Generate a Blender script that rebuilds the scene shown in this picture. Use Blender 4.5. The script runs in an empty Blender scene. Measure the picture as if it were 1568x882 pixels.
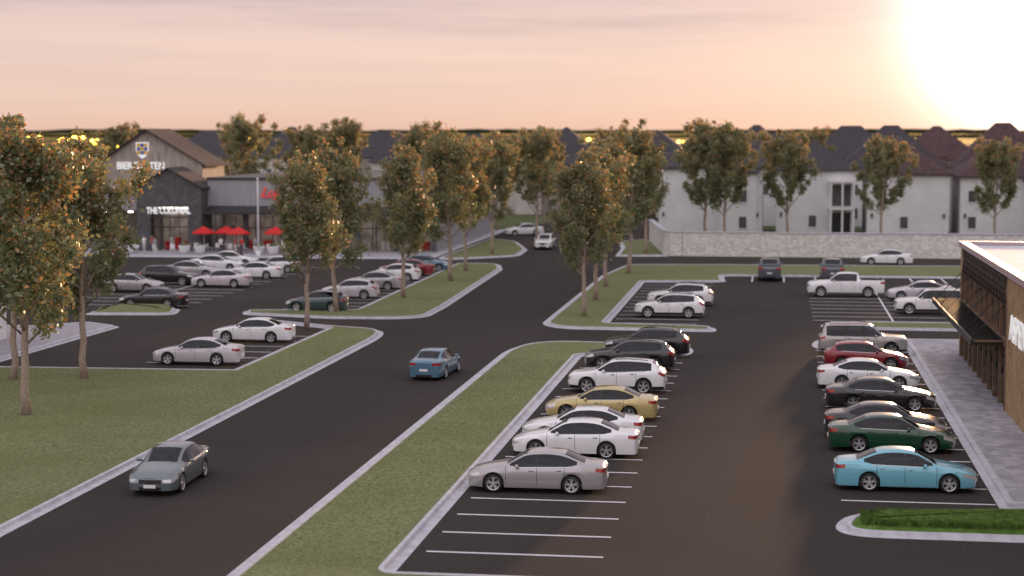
import bpy, bmesh, math, random
import numpy as np
from mathutils import Vector, Matrix, Euler
random.seed(7)
R=math.radians
scene=bpy.context.scene
COL=scene.collection
# ------------------------------------------------------------------ materials
MATS={}
def mat(name,col,rough=0.6,metal=0.0,spec=0.5,coat=0.0,emit=None,es=0.0):
    if name in MATS: return MATS[name]
    m=bpy.data.materials.new(name); m.use_nodes=True
    b=m.node_tree.nodes['Principled BSDF']
    b.inputs['Base Color'].default_value=(*col,1)
    b.inputs['Roughness'].default_value=rough
    b.inputs['Metallic'].default_value=metal
    b.inputs['Specular IOR Level'].default_value=spec
    b.inputs['Coat Weight'].default_value=coat
    b.inputs['Coat Roughness'].default_value=0.05
    if emit:
        b.inputs['Emission Color'].default_value=(*emit,1); b.inputs['Emission Strength'].default_value=es
    MATS[name]=m; return m
def N(m,t): return m.node_tree.nodes.new(t)
def L(m,a,b): m.node_tree.links.new(a,b)
def coords(m,scale=(1,1,1),rot=(0,0,0),world=False):
    mp=N(m,'ShaderNodeMapping'); mp.inputs['Scale'].default_value=scale; mp.inputs['Rotation'].default_value=rot
    if world:
        g=N(m,'ShaderNodeNewGeometry'); L(m,g.outputs['Position'],mp.inputs['Vector'])
    else:
        tc=N(m,'ShaderNodeTexCoord'); L(m,tc.outputs['Object'],mp.inputs['Vector'])
    return mp.outputs['Vector']
def noise(m,vec,scale,detail=4,rough=0.55):
    n=N(m,'ShaderNodeTexNoise'); n.inputs['Scale'].default_value=scale; n.inputs['Detail'].default_value=detail
    n.inputs['Roughness'].default_value=rough
    L(m,vec,n.inputs['Vector']); return n.outputs['Fac']
def ramp(m,fac,stops):
    r=N(m,'ShaderNodeValToRGB'); e=r.color_ramp.elements
    while len(e)<len(stops): e.new(0.5)
    for i,(p,c) in enumerate(stops):
        e[i].position=p; e[i].color=(*c,1)
    L(m,fac,r.inputs['Fac']); return r.outputs['Color']
def mix(m,fac,a,b,mode='MIX'):
    n=N(m,'ShaderNodeMix'); n.data_type='RGBA'; n.blend_type=mode
    if hasattr(fac,'links') : L(m,fac,n.inputs['Factor'])
    else: n.inputs['Factor'].default_value=fac
    for v,k in ((a,'A'),(b,'B')):
        s=[i for i in n.inputs if i.name==k and i.type=='RGBA'][0]
        if hasattr(v,'links'): L(m,v,s)
        else: s.default_value=(*v,1)
    return [o for o in n.outputs if o.type=='RGBA'][0]
def bump(m,h,strength=0.3,dist=0.05):
    b=N(m,'ShaderNodeBump'); b.inputs['Strength'].default_value=strength; b.inputs['Distance'].default_value=dist
    L(m,h,b.inputs['Height']); L(m,b.outputs['Normal'],m.node_tree.nodes['Principled BSDF'].inputs['Normal'])
def setc(m,c): L(m,c,m.node_tree.nodes['Principled BSDF'].inputs['Base Color'])

def noisy(name,c1,c2,scale,rough=0.8,detail=5,b=0.0,world=True,c3=None,scale2=None,spec=0.3):
    m=mat(name,c1,rough,spec=spec); v=coords(m,world=world)
    c=ramp(m,noise(m,v,scale,detail),[(0.3,c1),(0.7,c2)])
    if c3:
        f=ramp(m,noise(m,v,scale2,3),[(0.42,(0,0,0)),(0.65,(1,1,1))])
        c=mix(m,f,c,mix(m,0.5,c,c3))
    setc(m,c)
    if b: bump(m,noise(m,v,scale*2,3),b,0.03)
    return m
asphalt=noisy('asphalt',(0.034,0.0285,0.027),(0.062,0.053,0.050),9,0.92,7,0.12,c3=(0.038,0.031,0.029),scale2=0.12,spec=0.12)
grass=noisy('lawn_grass',(0.115,0.135,0.058),(0.260,0.280,0.145),6.5,0.95,9,0.8,c3=(0.145,0.165,0.070),scale2=0.22,spec=0.08)
concrete=noisy('kerb_concrete',(0.42,0.42,0.46),(0.60,0.60,0.65),2.0,0.8,8,0.1)
paint_line=noisy('road_paint',(0.68,0.68,0.72),(0.86,0.86,0.90),6,0.6,6)
bark=noisy('bark',(0.26,0.19,0.15),(0.46,0.37,0.30),9,0.9,5,0.5,world=False)
tyre=mat('tyre_rubber',(0.012,0.012,0.013),0.7)
rim=mat('alloy_wheel',(0.62,0.62,0.64),0.3,0.75)
darkm=mat('dark_trim',(0.012,0.012,0.013),0.35)
interior=mat('car_interior',(0.07,0.055,0.045),0.8)
seatm=mat('car_seat',(0.24,0.16,0.12),0.8)
lampm=mat('headlamp_lens',(0.62,0.64,0.68),0.08,0.5)
tailm=mat('tail_lamp',(0.35,0.015,0.012),0.12,coat=0.5)
plate=mat('number_plate',(0.75,0.75,0.78),0.5)
chrome=mat('chrome',(0.7,0.7,0.72),0.12,1.0)
def glassmat(name,tint,tr):
    m=bpy.data.materials.new(name); m.use_nodes=True; nt=m.node_tree
    for n in list(nt.nodes):
        if n.type!='OUTPUT_MATERIAL': nt.nodes.remove(n)
    out=[n for n in nt.nodes if n.type=='OUTPUT_MATERIAL'][0]
    t=nt.nodes.new('ShaderNodeBsdfTransparent'); t.inputs['Color'].default_value=(*tint,1)
    g=nt.nodes.new('ShaderNodeBsdfGlossy'); g.inputs['Roughness'].default_value=0.03; g.inputs['Color'].default_value=(0.9,0.9,0.95,1)
    fr=nt.nodes.new('ShaderNodeFresnel'); fr.inputs['IOR'].default_value=1.45
    mp=nt.nodes.new('ShaderNodeMath'); mp.operation='MULTIPLY_ADD'; mp.inputs[1].default_value=1.0; mp.inputs[2].default_value=tr
    mx=nt.nodes.new('ShaderNodeMixShader')
    nt.links.new(fr.outputs[0],mp.inputs[0]); nt.links.new(mp.outputs[0],mx.inputs[0])
    nt.links.new(t.outputs[0],mx.inputs[1]); nt.links.new(g.outputs[0],mx.inputs[2]); nt.links.new(mx.outputs[0],out.inputs[0])
    MATS[name]=m; return m
carglass=glassmat('tinted_car_glass',(0.22,0.23,0.25),0.01)
shopglass=glassmat('shop_glass',(0.8,0.8,0.8),0.0)
# ------------------------------------------------------------------ mesh helper
class MB:
    def __init__(s): s.v=[];s.f=[];s.m=[];s.mats=[];s.sm=[]
    def mi(s,m):
        if m not in s.mats: s.mats.append(m)
        return s.mats.index(m)
    def face(s,pts,m,smooth=False):
        b=len(s.v); s.v+= [tuple(p) for p in pts]; s.f.append(tuple(range(b,b+len(pts)))); s.m.append(s.mi(m)); s.sm.append(smooth)
    def box(s,x0,x1,y0,y1,z0,z1,m):
        P=[(x0,y0,z0),(x1,y0,z0),(x1,y1,z0),(x0,y1,z0),(x0,y0,z1),(x1,y0,z1),(x1,y1,z1),(x0,y1,z1)]
        b=len(s.v); s.v+=P
        for q in ((3,2,1,0),(4,5,6,7),(0,1,5,4),(1,2,6,5),(2,3,7,6),(3,0,4,7)):
            s.f.append(tuple(b+i for i in q)); s.m.append(s.mi(m)); s.sm.append(False)
    def tube(s,pts,rad,m,seg=8,cap=True):
        b=len(s.v); n=len(pts); pts=[Vector(p) for p in pts]
        for i,p in enumerate(pts):
            d=(pts[min(i+1,n-1)]-pts[max(i-1,0)]).normalized()
            a=d.orthogonal().normalized() if abs(d.z)<0.9 else (Vector((1,0,0))-d*d.x).normalized(); c=d.cross(a)
            for k in range(seg):
                t=2*math.pi*k/seg; s.v.append(tuple(p+(a*math.cos(t)+c*math.sin(t))*rad[i]))
        for i in range(n-1):
            for k in range(seg):
                k2=(k+1)%seg
                s.f.append((b+i*seg+k,b+i*seg+k2,b+(i+1)*seg+k2,b+(i+1)*seg+k)); s.m.append(s.mi(m)); s.sm.append(True)
        if cap:
            s.f.append(tuple(b+(n-1)*seg+k for k in range(seg))); s.m.append(s.mi(m)); s.sm.append(False)
            s.f.append(tuple(b+k for k in reversed(range(seg)))); s.m.append(s.mi(m)); s.sm.append(False)
    def lathe(s,c,axis,prof,m,seg=24):
        b=len(s.v)
        for (a,r) in prof:
            for k in range(seg):
                t=2*math.pi*k/seg
                if axis=='y': s.v.append((c[0]+r*math.cos(t),c[1]+a,c[2]+r*math.sin(t)))
                else: s.v.append((c[0]+r*math.cos(t),c[1]+r*math.sin(t),c[2]+a))
        for i in range(len(prof)-1):
            for k in range(seg):
                k2=(k+1)%seg
                s.f.append((b+i*seg+k,b+i*seg+k2,b+(i+1)*seg+k2,b+(i+1)*seg+k)); s.m.append(s.mi(m)); s.sm.append(True)
    def ellipsoid(s,c,r,m,u=10,w=6):
        b=len(s.v)
        for i in range(w+1):
            ph=math.pi*i/w
            for k in range(u):
                t=2*math.pi*k/u
                s.v.append((c[0]+r[0]*math.sin(ph)*math.cos(t),c[1]+r[1]*math.sin(ph)*math.sin(t),c[2]+r[2]*math.cos(ph)))
        for i in range(w):
            for k in range(u):
                k2=(k+1)%u
                s.f.append((b+i*u+k,b+(i+1)*u+k,b+(i+1)*u+k2,b+i*u+k2)); s.m.append(s.mi(m)); s.sm.append(True)
    def mesh(s,name):
        me=bpy.data.meshes.new(name); me.from_pydata(s.v,[],s.f)
        for m in s.mats: me.materials.append(m)
        me.polygons.foreach_set('material_index',s.m); me.polygons.foreach_set('use_smooth',s.sm); me.update()
        return me
    def obj(s,name,parent=None,loc=(0,0,0),rz=0):
        o=bpy.data.objects.new(name,s.mesh(name)); COL.objects.link(o); o.location=loc; o.rotation_euler=(0,0,rz)
        if parent: o.parent=parent
        return o
def empty(name,loc=(0,0,0),rz=0):
    e=bpy.data.objects.new(name,None); COL.objects.link(e); e.location=loc; e.rotation_euler=(0,0,rz); e.empty_display_size=0.3; return e
def text(name,body,loc,rot,size,m,parent=None,ext=0.04,align='CENTER',bold=0.0,sx=1.0,shear=0):
    c=bpy.data.curves.new(name,'FONT'); c.body=body; c.size=size; c.extrude=ext; c.align_x=align; c.align_y='CENTER'; c.offset=bold; c.shear=shear
    t=bpy.data.objects.new(name,c); COL.objects.link(t)
    bpy.context.view_layer.update()
    me=bpy.data.meshes.new_from_object(t.evaluated_get(bpy.context.evaluated_depsgraph_get()))
    bpy.data.objects.remove(t); me.materials.clear(); me.materials.append(m)
    o=bpy.data.objects.new(name,me); COL.objects.link(o); o.location=loc; o.rotation_euler=rot; o.scale=(sx,1,1)
    if parent: o.parent=parent
    return o
# ------------------------------------------------------------------ world / light / camera
SUN_AZ=R(8.1)
SUN_EL=R(3.5)
sd=Vector((math.sin(SUN_AZ)*math.cos(SUN_EL),math.cos(SUN_AZ)*math.cos(SUN_EL),math.sin(SUN_EL)))
w=bpy.data.worlds.new("World"); scene.world=w; w.use_nodes=True
nt=w.node_tree; bg=nt.nodes['Background']
class W: node_tree=nt
tc=N(W,'ShaderNodeTexCoord'); nrm=N(W,'ShaderNodeVectorMath'); nrm.operation='NORMALIZE'; L(W,tc.outputs['Generated'],nrm.inputs[0])
sep=N(W,'ShaderNodeSeparateXYZ'); L(W,nrm.outputs[0],sep.inputs[0])
base=ramp(W,sep.outputs['Z'],[(0.0,(0.80,0.53,0.42)),(0.018,(0.85,0.61,0.51)),(0.045,(0.86,0.645,0.56)),(0.075,(0.72,0.55,0.54)),(0.2,(0.64,0.57,0.61)),(0.5,(0.70,0.68,0.76)),(1.0,(0.72,0.73,0.84))])
mp=N(W,'ShaderNodeMapping'); mp.inputs['Scale'].default_value=(2.2,2.2,34); mp.inputs['Location'].default_value=(3.3,0,0); L(W,nrm.outputs[0],mp.inputs['Vector'])
cl=noise(W,mp.outputs[0],1.7,7,0.6)
clf=ramp(W,cl,[(0.40,(0,0,0)),(0.62,(1,1,1))])
zr=ramp(W,sep.outputs['Z'],[(0.02,(0.10,0.10,0.10)),(0.052,(0.32,0.32,0.32)),(0.070,(1,1,1))])
cf=mix(W,1.0,clf,zr,'MULTIPLY')
c2=mix(W,cf,base,(0.50,0.41,0.44))
dt=N(W,'ShaderNodeVectorMath'); dt.operation='DOT_PRODUCT'; L(W,nrm.outputs[0],dt.inputs[0]); dt.inputs[1].default_value=sd
def mth(op,a,b=None):
    n=N(W,'ShaderNodeMath'); n.operation=op
    for i,v in enumerate((a,b)):
        if v is None: continue
        if hasattr(v,'links'): L(W,v,n.inputs[i])
        else: n.inputs[i].default_value=v
    return n.outputs[0]
om=mth('SUBTRACT',1.0,dt.outputs['Value'])
def glow(s,amp): return mth('MULTIPLY',mth('EXPONENT',mth('MULTIPLY',om,-1.0/s)),amp)
def scalecol(f,c):
    n=N(W,'ShaderNodeVectorMath'); n.operation='SCALE'; n.inputs[0].default_value=c; L(W,f,n.inputs['Scale']); return n.outputs[0]
def addv(a,b):
    n=N(W,'ShaderNodeVectorMath'); n.operation='ADD'; L(W,a,n.inputs[0]); L(W,b,n.inputs[1]); return n.outputs[0]
tot=addv(c2,scalecol(glow(0.0010,6.0),(1,0.92,0.84)))
tot=addv(tot,scalecol(glow(0.009,0.20),(1,0.76,0.56)))
d2=N(W,'ShaderNodeVectorMath'); d2.operation='DOT_PRODUCT'; L(W,nrm.outputs[0],d2.inputs[0]); d2.inputs[1].default_value=Vector((-0.1,-0.8,0.6)).normalized()
tot=addv(tot,scalecol(mth('MULTIPLY',mth('MAXIMUM',d2.outputs['Value'],0.0),0.55),(0.98,0.93,0.95)))
sky=N(W,'ShaderNodeTexSky'); sky.sky_type='NISHITA'; sky.sun_disc=False; sky.sun_elevation=SUN_EL; sky.sun_rotation=SUN_AZ
n=N(W,'ShaderNodeVectorMath'); n.operation='SCALE'; L(W,sky.outputs[0],n.inputs[0]); n.inputs['Scale'].default_value=0.004
tot=addv(tot,n.outputs[0])
L(W,tot,bg.inputs['Color']); bg.inputs['Strength'].default_value=1.0

sl=bpy.data.lights.new('sun','SUN'); sl.energy=5.0; sl.angle=R(4); sl.color=(1.0,0.56,0.29)
so=bpy.data.objects.new('sun',sl); COL.objects.link(so)
so.rotation_euler=sd.to_track_quat('Z','Y').to_euler(); so.location=(30,60,60)

cam=bpy.data.cameras.new('camera'); co=bpy.data.objects.new('camera',cam); COL.objects.link(co); scene.camera=co
co.location=(0,0,13); co.rotation_euler=(R(90-5.008),0,R(8.37)); cam.sensor_width=36; cam.lens=63.14; cam.clip_end=30000; cam.clip_start=0.5
cam.dof.use_dof=True; cam.dof.focus_distance=76; cam.dof.aperture_fstop=0.42
scene.view_settings.view_transform='Standard'; scene.view_settings.look='None'; scene.view_settings.exposure=0
# ------------------------------------------------------------------ ground
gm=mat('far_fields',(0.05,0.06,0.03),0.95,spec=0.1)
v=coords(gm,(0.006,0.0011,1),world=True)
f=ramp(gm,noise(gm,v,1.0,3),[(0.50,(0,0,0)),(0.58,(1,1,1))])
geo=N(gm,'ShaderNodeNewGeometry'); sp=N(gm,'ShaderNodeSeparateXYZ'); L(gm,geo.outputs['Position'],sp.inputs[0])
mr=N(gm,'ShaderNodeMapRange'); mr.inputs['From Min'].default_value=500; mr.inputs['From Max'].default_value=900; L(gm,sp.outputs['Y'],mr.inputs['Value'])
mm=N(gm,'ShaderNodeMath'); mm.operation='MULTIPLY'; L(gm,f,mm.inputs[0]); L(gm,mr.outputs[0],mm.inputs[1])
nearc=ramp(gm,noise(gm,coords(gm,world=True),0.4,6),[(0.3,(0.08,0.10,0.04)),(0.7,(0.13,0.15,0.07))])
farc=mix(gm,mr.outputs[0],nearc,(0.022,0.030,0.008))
setc(gm,mix(gm,mm.outputs[0],farc,(0.60,0.42,0.015)))  # yellow patches paint sunlit ground and horizon glints into the field colour
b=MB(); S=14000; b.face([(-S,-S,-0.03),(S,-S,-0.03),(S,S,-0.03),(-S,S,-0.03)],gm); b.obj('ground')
b=MB()
b.face([(-100,10,0),(60,10,0),(60,186,0),(-100,186,0)],asphalt)
b.face([(-34.5,186,0),(-12,186,0),(-14,225,0),(-34.5,235,0)],asphalt)
b.face([(-34.5,235,0),(-14,225,0),(-16,300,0),(-26,300,0)],asphalt)
b.obj('asphalt_road')

def area(p): return 0.5*sum(p[i][0]*p[(i+1)%len(p)][1]-p[(i+1)%len(p)][0]*p[i][1] for i in range(len(p)))
def rnd(pts):
    out=[];n=len(pts)
    for i,p in enumerate(pts):
        P=Vector(p[:2]); r=p[2] if len(p)>2 else 0
        if r<=0: out.append(tuple(P)); continue
        A=Vector(pts[i-1][:2]); B=Vector(pts[(i+1)%n][:2])
        d1=min(r,(A-P).length*0.48); d2=min(r,(B-P).length*0.48)
        a=P+(A-P).normalized()*d1; c=P+(B-P).normalized()*d2
        for k in range(9):
            t=k/8; out.append(tuple(a*(1-t)**2+P*2*t*(1-t)+c*t*t))
    q=[out[0]]
    for p in out[1:]:
        if (Vector(p)-Vector(q[-1])).length>0.03: q.append(p)
    if (Vector(q[0])-Vector(q[-1])).length<0.03: q.pop()
    if area(q)<0: q.reverse()
    return q
def offs(p,d):
    n=len(p);o=[]
    for i in range(n):
        a=Vector(p[i-1]);b_=Vector(p[i]);c=Vector(p[(i+1)%n])
        e1=(b_-a).normalized();e2=(c-b_).normalized()
        n1=Vector((-e1.y,e1.x));n2=Vector((-e2.y,e2.x))
        m_=(n1+n2)/max(0.35,1+n1.dot(n2)); o.append(tuple(b_+m_*d))
    return o
def island(name,pts,top=grass,gut=0.34,h=0.14,kw=0.17,mound=0.0):
    P=rnd(pts); b=MB()
    rings=[(offs(P,0.0),0.007),(offs(P,gut),0.012),(offs(P,gut+0.025),h),(offs(P,gut+kw),h+0.005),(offs(P,gut+kw+0.015),h-0.03)]
    n=len(P)
    for (A,za),(B,zb) in zip(rings,rings[1:]):
        for i in range(n):
            j=(i+1)%n
            b.face([(*A[i],za),(*A[j],za),(*B[j],zb),(*B[i],zb)],concrete)
    Lp,z=rings[-1]
    if not mound: b.face([(*q,z) for q in Lp],top)
    else:
        prev,pz=rings[-1]
        for k in range(1,5):
            q=offs(Lp,0.22*k); qz=z+mound*math.sin(k/4*math.pi/2)
            for i in range(n):
                j=(i+1)%n; b.face([(*prev[i],pz),(*prev[j],pz),(*q[j],qz),(*q[i],qz)],top,True)
            prev,pz=q,qz
        b.face([(*q_,pz) for q_ in prev],top)
    return b.obj(name)
island('grass_verge',[(-24.5,20),(-24.5,110.5,3),(-25.3,114.4,2),(-29,115.8,1.5),(-34.6,119.2,.4),(-35.4,118.6,.4),(-29.2,114.5,.4),(-29.2,93.5),(-62,92),(-62,20)])
island('grass_median',[(-15.8,49),(-15.8,106,4),(-14.0,109.4,2),(-5.2,108.8,1.5),(-4.6,105.5,1.5),(-5.2,102.7,.8),(-11.0,102.6,.4),(-11.0,51.0,.2),(-4.5,51.0,.3),(-4.5,44),(-15.8,44)])
island('grass_island',[(-13.9,116.6,1.5),(-15.6,119,2),(-15.5,160),(-14.4,173.5,2),(-5,174.6),(40,177),(40,162),(-4.6,161.6,1),(-4.2,155,1),(-11.1,154,.3),(-11.1,120.2,.5),(-3.9,119.2,1.2),(-3.7,116.2,1)])
island('grass_island',[(-37.4,122.5,.8),(-30.6,120.6,.5),(-24.0,121.2,3),(-24.0,130),(-25.3,166,1),(-26.6,173,2),(-31,172.6,.8),(-30.2,126.6,.4),(-38,125.2,.8)])
island('grass_island',[(-33,177.5,1.5),(-26.3,183.5,2.5),(-26.8,194),(-30.2,209,2),(-34.2,213,1.5),(-34.2,180,1.0)])
island('grass_island',[(-48.6,120.6,1.2),(-48.4,126.2,1.2),(-43,126,1.2),(-41.9,121.4,1.5)],mound=0.35)
island('grass_island',[(-11.0,186.0),(-12.5,205),(-15.5,214,1),(-18.4,210,2),(-16.9,198,2),(-16.5,185.2,1)],gut=0.3)
tallgrass=noisy('tall_grass',(0.05,0.10,0.018),(0.13,0.22,0.05),3,0.9,5,0.3,spec=0.1)
island('grass_bed',[(1.9,58.9,1.5),(2.6,61.4,1.2),(8.5,62.5),(30,62.9),(30,57.5),(2.6,57.7,1.2)],mound=0.28,top=tallgrass)
island('grass_island',[(2.1,109.6,2),(2.6,112.9,1),(8.2,113.4),(8.2,107),(2.9,107.2,1)])
island('grass_island',[(2.9,121,1.2),(3.6,123.4,.8),(40,123.6),(40,119),(3.4,119.0,.8)])
def blades(name,pred,x0,x1,y0,y1,z,n,hgt,m,wv=0.018):
    rng=np.random.default_rng(3); V=[];F=[]
    for i in range(n):
        x=rng.uniform(x0,x1); y=rng.uniform(y0,y1)
        if not pred(x,y): continue
        a=rng.uniform(0,6.28); h=hgt*rng.uniform(.5,1.2)
        lx,ly=rng.normal(0,.45,2)*h
        k=len(V); V+=[(x-wv*math.cos(a),y-wv*math.sin(a),z),(x+wv*math.cos(a),y+wv*math.sin(a),z),(x+lx,y+ly,z+h)]; F.append((k,k+1,k+2))
    me=bpy.data.meshes.new(name); me.from_pydata(V,[],F); me.materials.append(m)
    o=bpy.data.objects.new(name,me); COL.objects.link(o); return o
blades('tall_grass',lambda x,y: y<60.4+0.09*(x-3) and (x>3.4 or abs(y-59.4)<.9),2.9,13,58.4,61.6,0.28,34000,0.16,tallgrass)
blades('lawn_blades',lambda x,y: True,-15.2,-11.6,51,100,0.10,26000,0.05,grass,0.012)
blades('lawn_blades',lambda x,y: y<92.5 or x>-28.4,-42,-25.1,55,108,0.10,50000,0.05,grass,0.014)
# paving
pav=mat('paving',(0.4,0.4,0.42),0.8); v=coords(pav,world=True)
vo=N(pav,'ShaderNodeTexVoronoi'); vo.inputs['Scale'].default_value=2.0; vo.distance='CHEBYCHEV'; L(pav,coords(pav,(1,0.8,1),(0,0,0.78),True),vo.inputs['Vector'])
sc_=N(pav,'ShaderNodeSeparateXYZ'); L(pav,vo.outputs['Color'],sc_.inputs[0])
pc=ramp(pav,sc_.outputs['X'],[(0.1,(0.30,0.29,0.33)),(0.5,(0.38,0.37,0.40)),(0.9,(0.47,0.46,0.49))])
setc(pav,mix(pav,ramp(pav,noise(pav,v,7,5),[(0.3,(0.25,0.25,0.25)),(0.8,(0,0,0))]),pc,(0.22,0.21,0.23)))
def slab(name,pts,m,h=0.13,gut=0.3,kw=0.25):
    return island(name,pts,top=m,gut=gut,h=h,kw=kw)
slab('pavement',[(7.75,62.9),(7.75,113.6,.3),(20,114),(20,62.9)],pav)
slab('pavement',[(-43.2,93),(-43.0,113.6,.5),(-46.0,115.8,.5),(-49,113),(-60,113),(-60,93)],noisy('footpath',(0.30,0.29,0.32),(0.40,0.39,0.42),1.5,0.85))
slab('pavement',[(-98,176.5),(-35.6,178.5,1),(-34.6,181,.5),(-34.8,232),(-98,232)],MATS['footpath'])
b=MB(); LW=0.07
def line(x0,y0,x1,y1,wd=LW):
    d=Vector((x1-x0,y1-y0)).normalized(); n_=Vector((-d.y,d.x))*wd; z=0.009
    b.face([(x0-n_.x,y0-n_.y,z),(x1-n_.x,y1-n_.y,z),(x1+n_.x,y1+n_.y,z),(x0+n_.x,y0+n_.y,z)],paint_line)
for k in range(18): line(-10.6,53.8+2.74*k,-5.1,53.8+2.74*k)
for k in range(17): line(2.4,63.5+2.74*k,7.7,63.5+2.74*k)
for k in range(7): line(-35,93.6+2.74*k,-29.3,93.6+2.74*k)
for k in range(13): line(-10.9,120.9+2.74*k,-5.2,120.9+2.74*k)
for k in range(17): line(-35.6,126.8+2.74*k,-30.4,126.8+2.74*k)
for k in range(15): line(-53.9,128+2.74*k,-43.1,128+2.74*k)
for k in range(9): line(2.6,124.6+2.74*k,13.3,124.6+2.74*k)
for k in range(12): line(-2+2.74*k,155.8,-2+2.74*k,161.4)
b.obj('parking_markings')
b=MB()
for (x,ya_,yb_) in ((-48.5,128,166.4),(8,124.6,146.5)):
    b.face([(x-.06,ya_,.013),(x+.06,ya_,.013),(x+.06,yb_,.013),(x-.06,yb_,.013)],paint_line)
b.obj('centre_markings')
# ------------------------------------------------------------------ cars
def curve(pts):
    xs=[p[0] for p in pts]; ys=[p[1] for p in pts]; n=len(xs)
    dl=[(ys[i+1]-ys[i])/(xs[i+1]-xs[i]) for i in range(n-1)]
    m_=[dl[0]]+[0 if dl[i-1]*dl[i]<=0 else 2*dl[i-1]*dl[i]/(dl[i-1]+dl[i]) for i in range(1,n-1)]+[dl[-1]]
    def f(x):
        if x<=xs[0]: return ys[0]
        if x>=xs[-1]: return ys[-1]
        i=0
        while x>xs[i+1]: i+=1
        h=xs[i+1]-xs[i]; t=(x-xs[i])/h
        return (2*t**3-3*t*t+1)*ys[i]+(t**3-2*t*t+t)*h*m_[i]+(-2*t**3+3*t*t)*ys[i+1]+(t**3-t*t)*h*m_[i+1]
    return f
def sstep(t): t=max(0,min(1,t)); return t*t*(3-2*t)
SPEC={
'sedan':dict(L=4.90,W=0.92,wr=0.335,fx=0.93,rx=3.76,zb=0.20,
   top=[(0,.68),(.12,.75),(.5,.86),(1.25,.99),(1.38,1.02),(1.72,1.22),(2.10,1.41),(2.4,1.46),(2.8,1.48),(3.2,1.46),(3.5,1.40),(3.9,1.24),(4.22,1.11),(4.6,1.08),(4.8,1.05),(4.90,.99)],
   belt=[(0,.62),(.3,.72),(1.3,.89),(2.2,.93),(3.6,.97),(4.3,1.0),(4.90,.94)],
   plan=[(0,.70),(.06,.78),(.2,.85),(.5,.905),(1.0,.92),(3.8,.92),(4.4,.895),(4.7,.85),(4.84,.80),(4.90,.74)],
   ws=(1.38,2.14),rw=(3.50,4.2),sg=(1.52,3.95),seams=[1.38,2.50,3.50],bp=2.50,roofw=.71,black=0),
'suv':dict(L=4.72,W=0.95,wr=0.375,fx=0.90,rx=3.72,zb=0.25,
   top=[(0,.86),(.1,.95),(.5,1.03),(1.2,1.12),(1.32,1.15),(1.7,1.38),(2.0,1.56),(2.3,1.64),(2.8,1.67),(3.6,1.64),(4.1,1.58),(4.3,1.48),(4.52,1.22),(4.66,1.12),(4.72,1.05)],
   belt=[(0,.80),(.3,.90),(1.2,1.02),(2.2,1.05),(3.6,1.12),(4.4,1.14),(4.72,1.0)],
   plan=[(0,.72),(.06,.80),(.2,.88),(.5,.94),(1.0,.95),(3.8,.95),(4.4,.92),(4.6,.88),(4.72,.80)],
   ws=(1.32,2.02),rw=(4.14,4.54),sg=(1.45,4.1),seams=[1.32,2.38,3.35],bp=2.40,roofw=.74,black=1),
'boxsuv':dict(L=4.95,W=0.99,wr=0.39,fx=0.90,rx=3.85,zb=0.27,
   top=[(0,.98),(.1,1.06),(.5,1.11),(1.25,1.17),(1.34,1.19),(1.7,1.50),(1.95,1.72),(2.2,1.79),(2.8,1.82),(4.0,1.81),(4.6,1.77),(4.74,1.68),(4.88,1.25),(4.95,1.15)],
   belt=[(0,.92),(.3,1.0),(1.2,1.09),(2.2,1.11),(3.6,1.12),(4.6,1.12),(4.95,1.05)],
   plan=[(0,.84),(.06,.90),(.2,.95),(.5,.98),(1.0,.99),(4.4,.98),(4.8,.95),(4.95,.90)],
   ws=(1.36,1.97),rw=(4.66,4.88),sg=(1.5,4.6),seams=[1.34,2.45,3.5],bp=2.5,roofw=.82,black=1),
'hatch':dict(L=4.35,W=0.90,wr=0.34,fx=0.86,rx=3.48,zb=0.20,
   top=[(0,.68),(.12,.76),(.5,.88),(1.1,1.0),(1.2,1.03),(1.55,1.22),(1.95,1.42),(2.3,1.49),(2.8,1.50),(3.4,1.46),(3.8,1.38),(4.05,1.18),(4.25,1.05),(4.35,.95)],
   belt=[(0,.62),(.3,.74),(1.2,.92),(2.2,.96),(3.6,1.02),(4.1,1.02),(4.35,.9)],
   plan=[(0,.66),(.06,.76),(.2,.84),(.5,.89),(1.0,.90),(3.5,.90),(4.1,.85),(4.27,.80),(4.35,.74)],
   ws=(1.2,1.98),rw=(3.82,4.12),sg=(1.35,3.8),seams=[1.2,2.3,3.25],bp=2.3,roofw=.71,black=0),
'pickup':dict(L=5.85,W=1.0,wr=0.40,fx=0.98,rx=4.62,zb=0.34,
   top=[(0,1.05),(.1,1.14),(.5,1.20),(1.45,1.27),(1.55,1.30),(1.9,1.58),(2.2,1.80),(2.5,1.88),(3.0,1.90),(3.6,1.88),(3.85,1.82),(3.98,1.42),(4.02,1.34),(4.1,1.33),(5.85,1.33)],
   belt=[(0,.98),(.3,1.06),(1.4,1.16),(2.4,1.20),(3.9,1.22),(4.1,1.24),(5.85,1.24)],
   plan=[(0,.86),(.06,.92),(.2,.97),(.5,.99),(1.0,1.0),(5.5,1.0),(5.8,.985),(5.85,.96)],
   ws=(1.55,2.22),rw=(3.84,3.98),sg=(1.7,3.75),seams=[1.55,2.6,3.55,4.04],bp=2.68,roofw=.76,black=0),
}
paint_slot=mat('car_paint_default',(0.6,0.6,0.6),0.3,0.2,coat=1.0)
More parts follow.
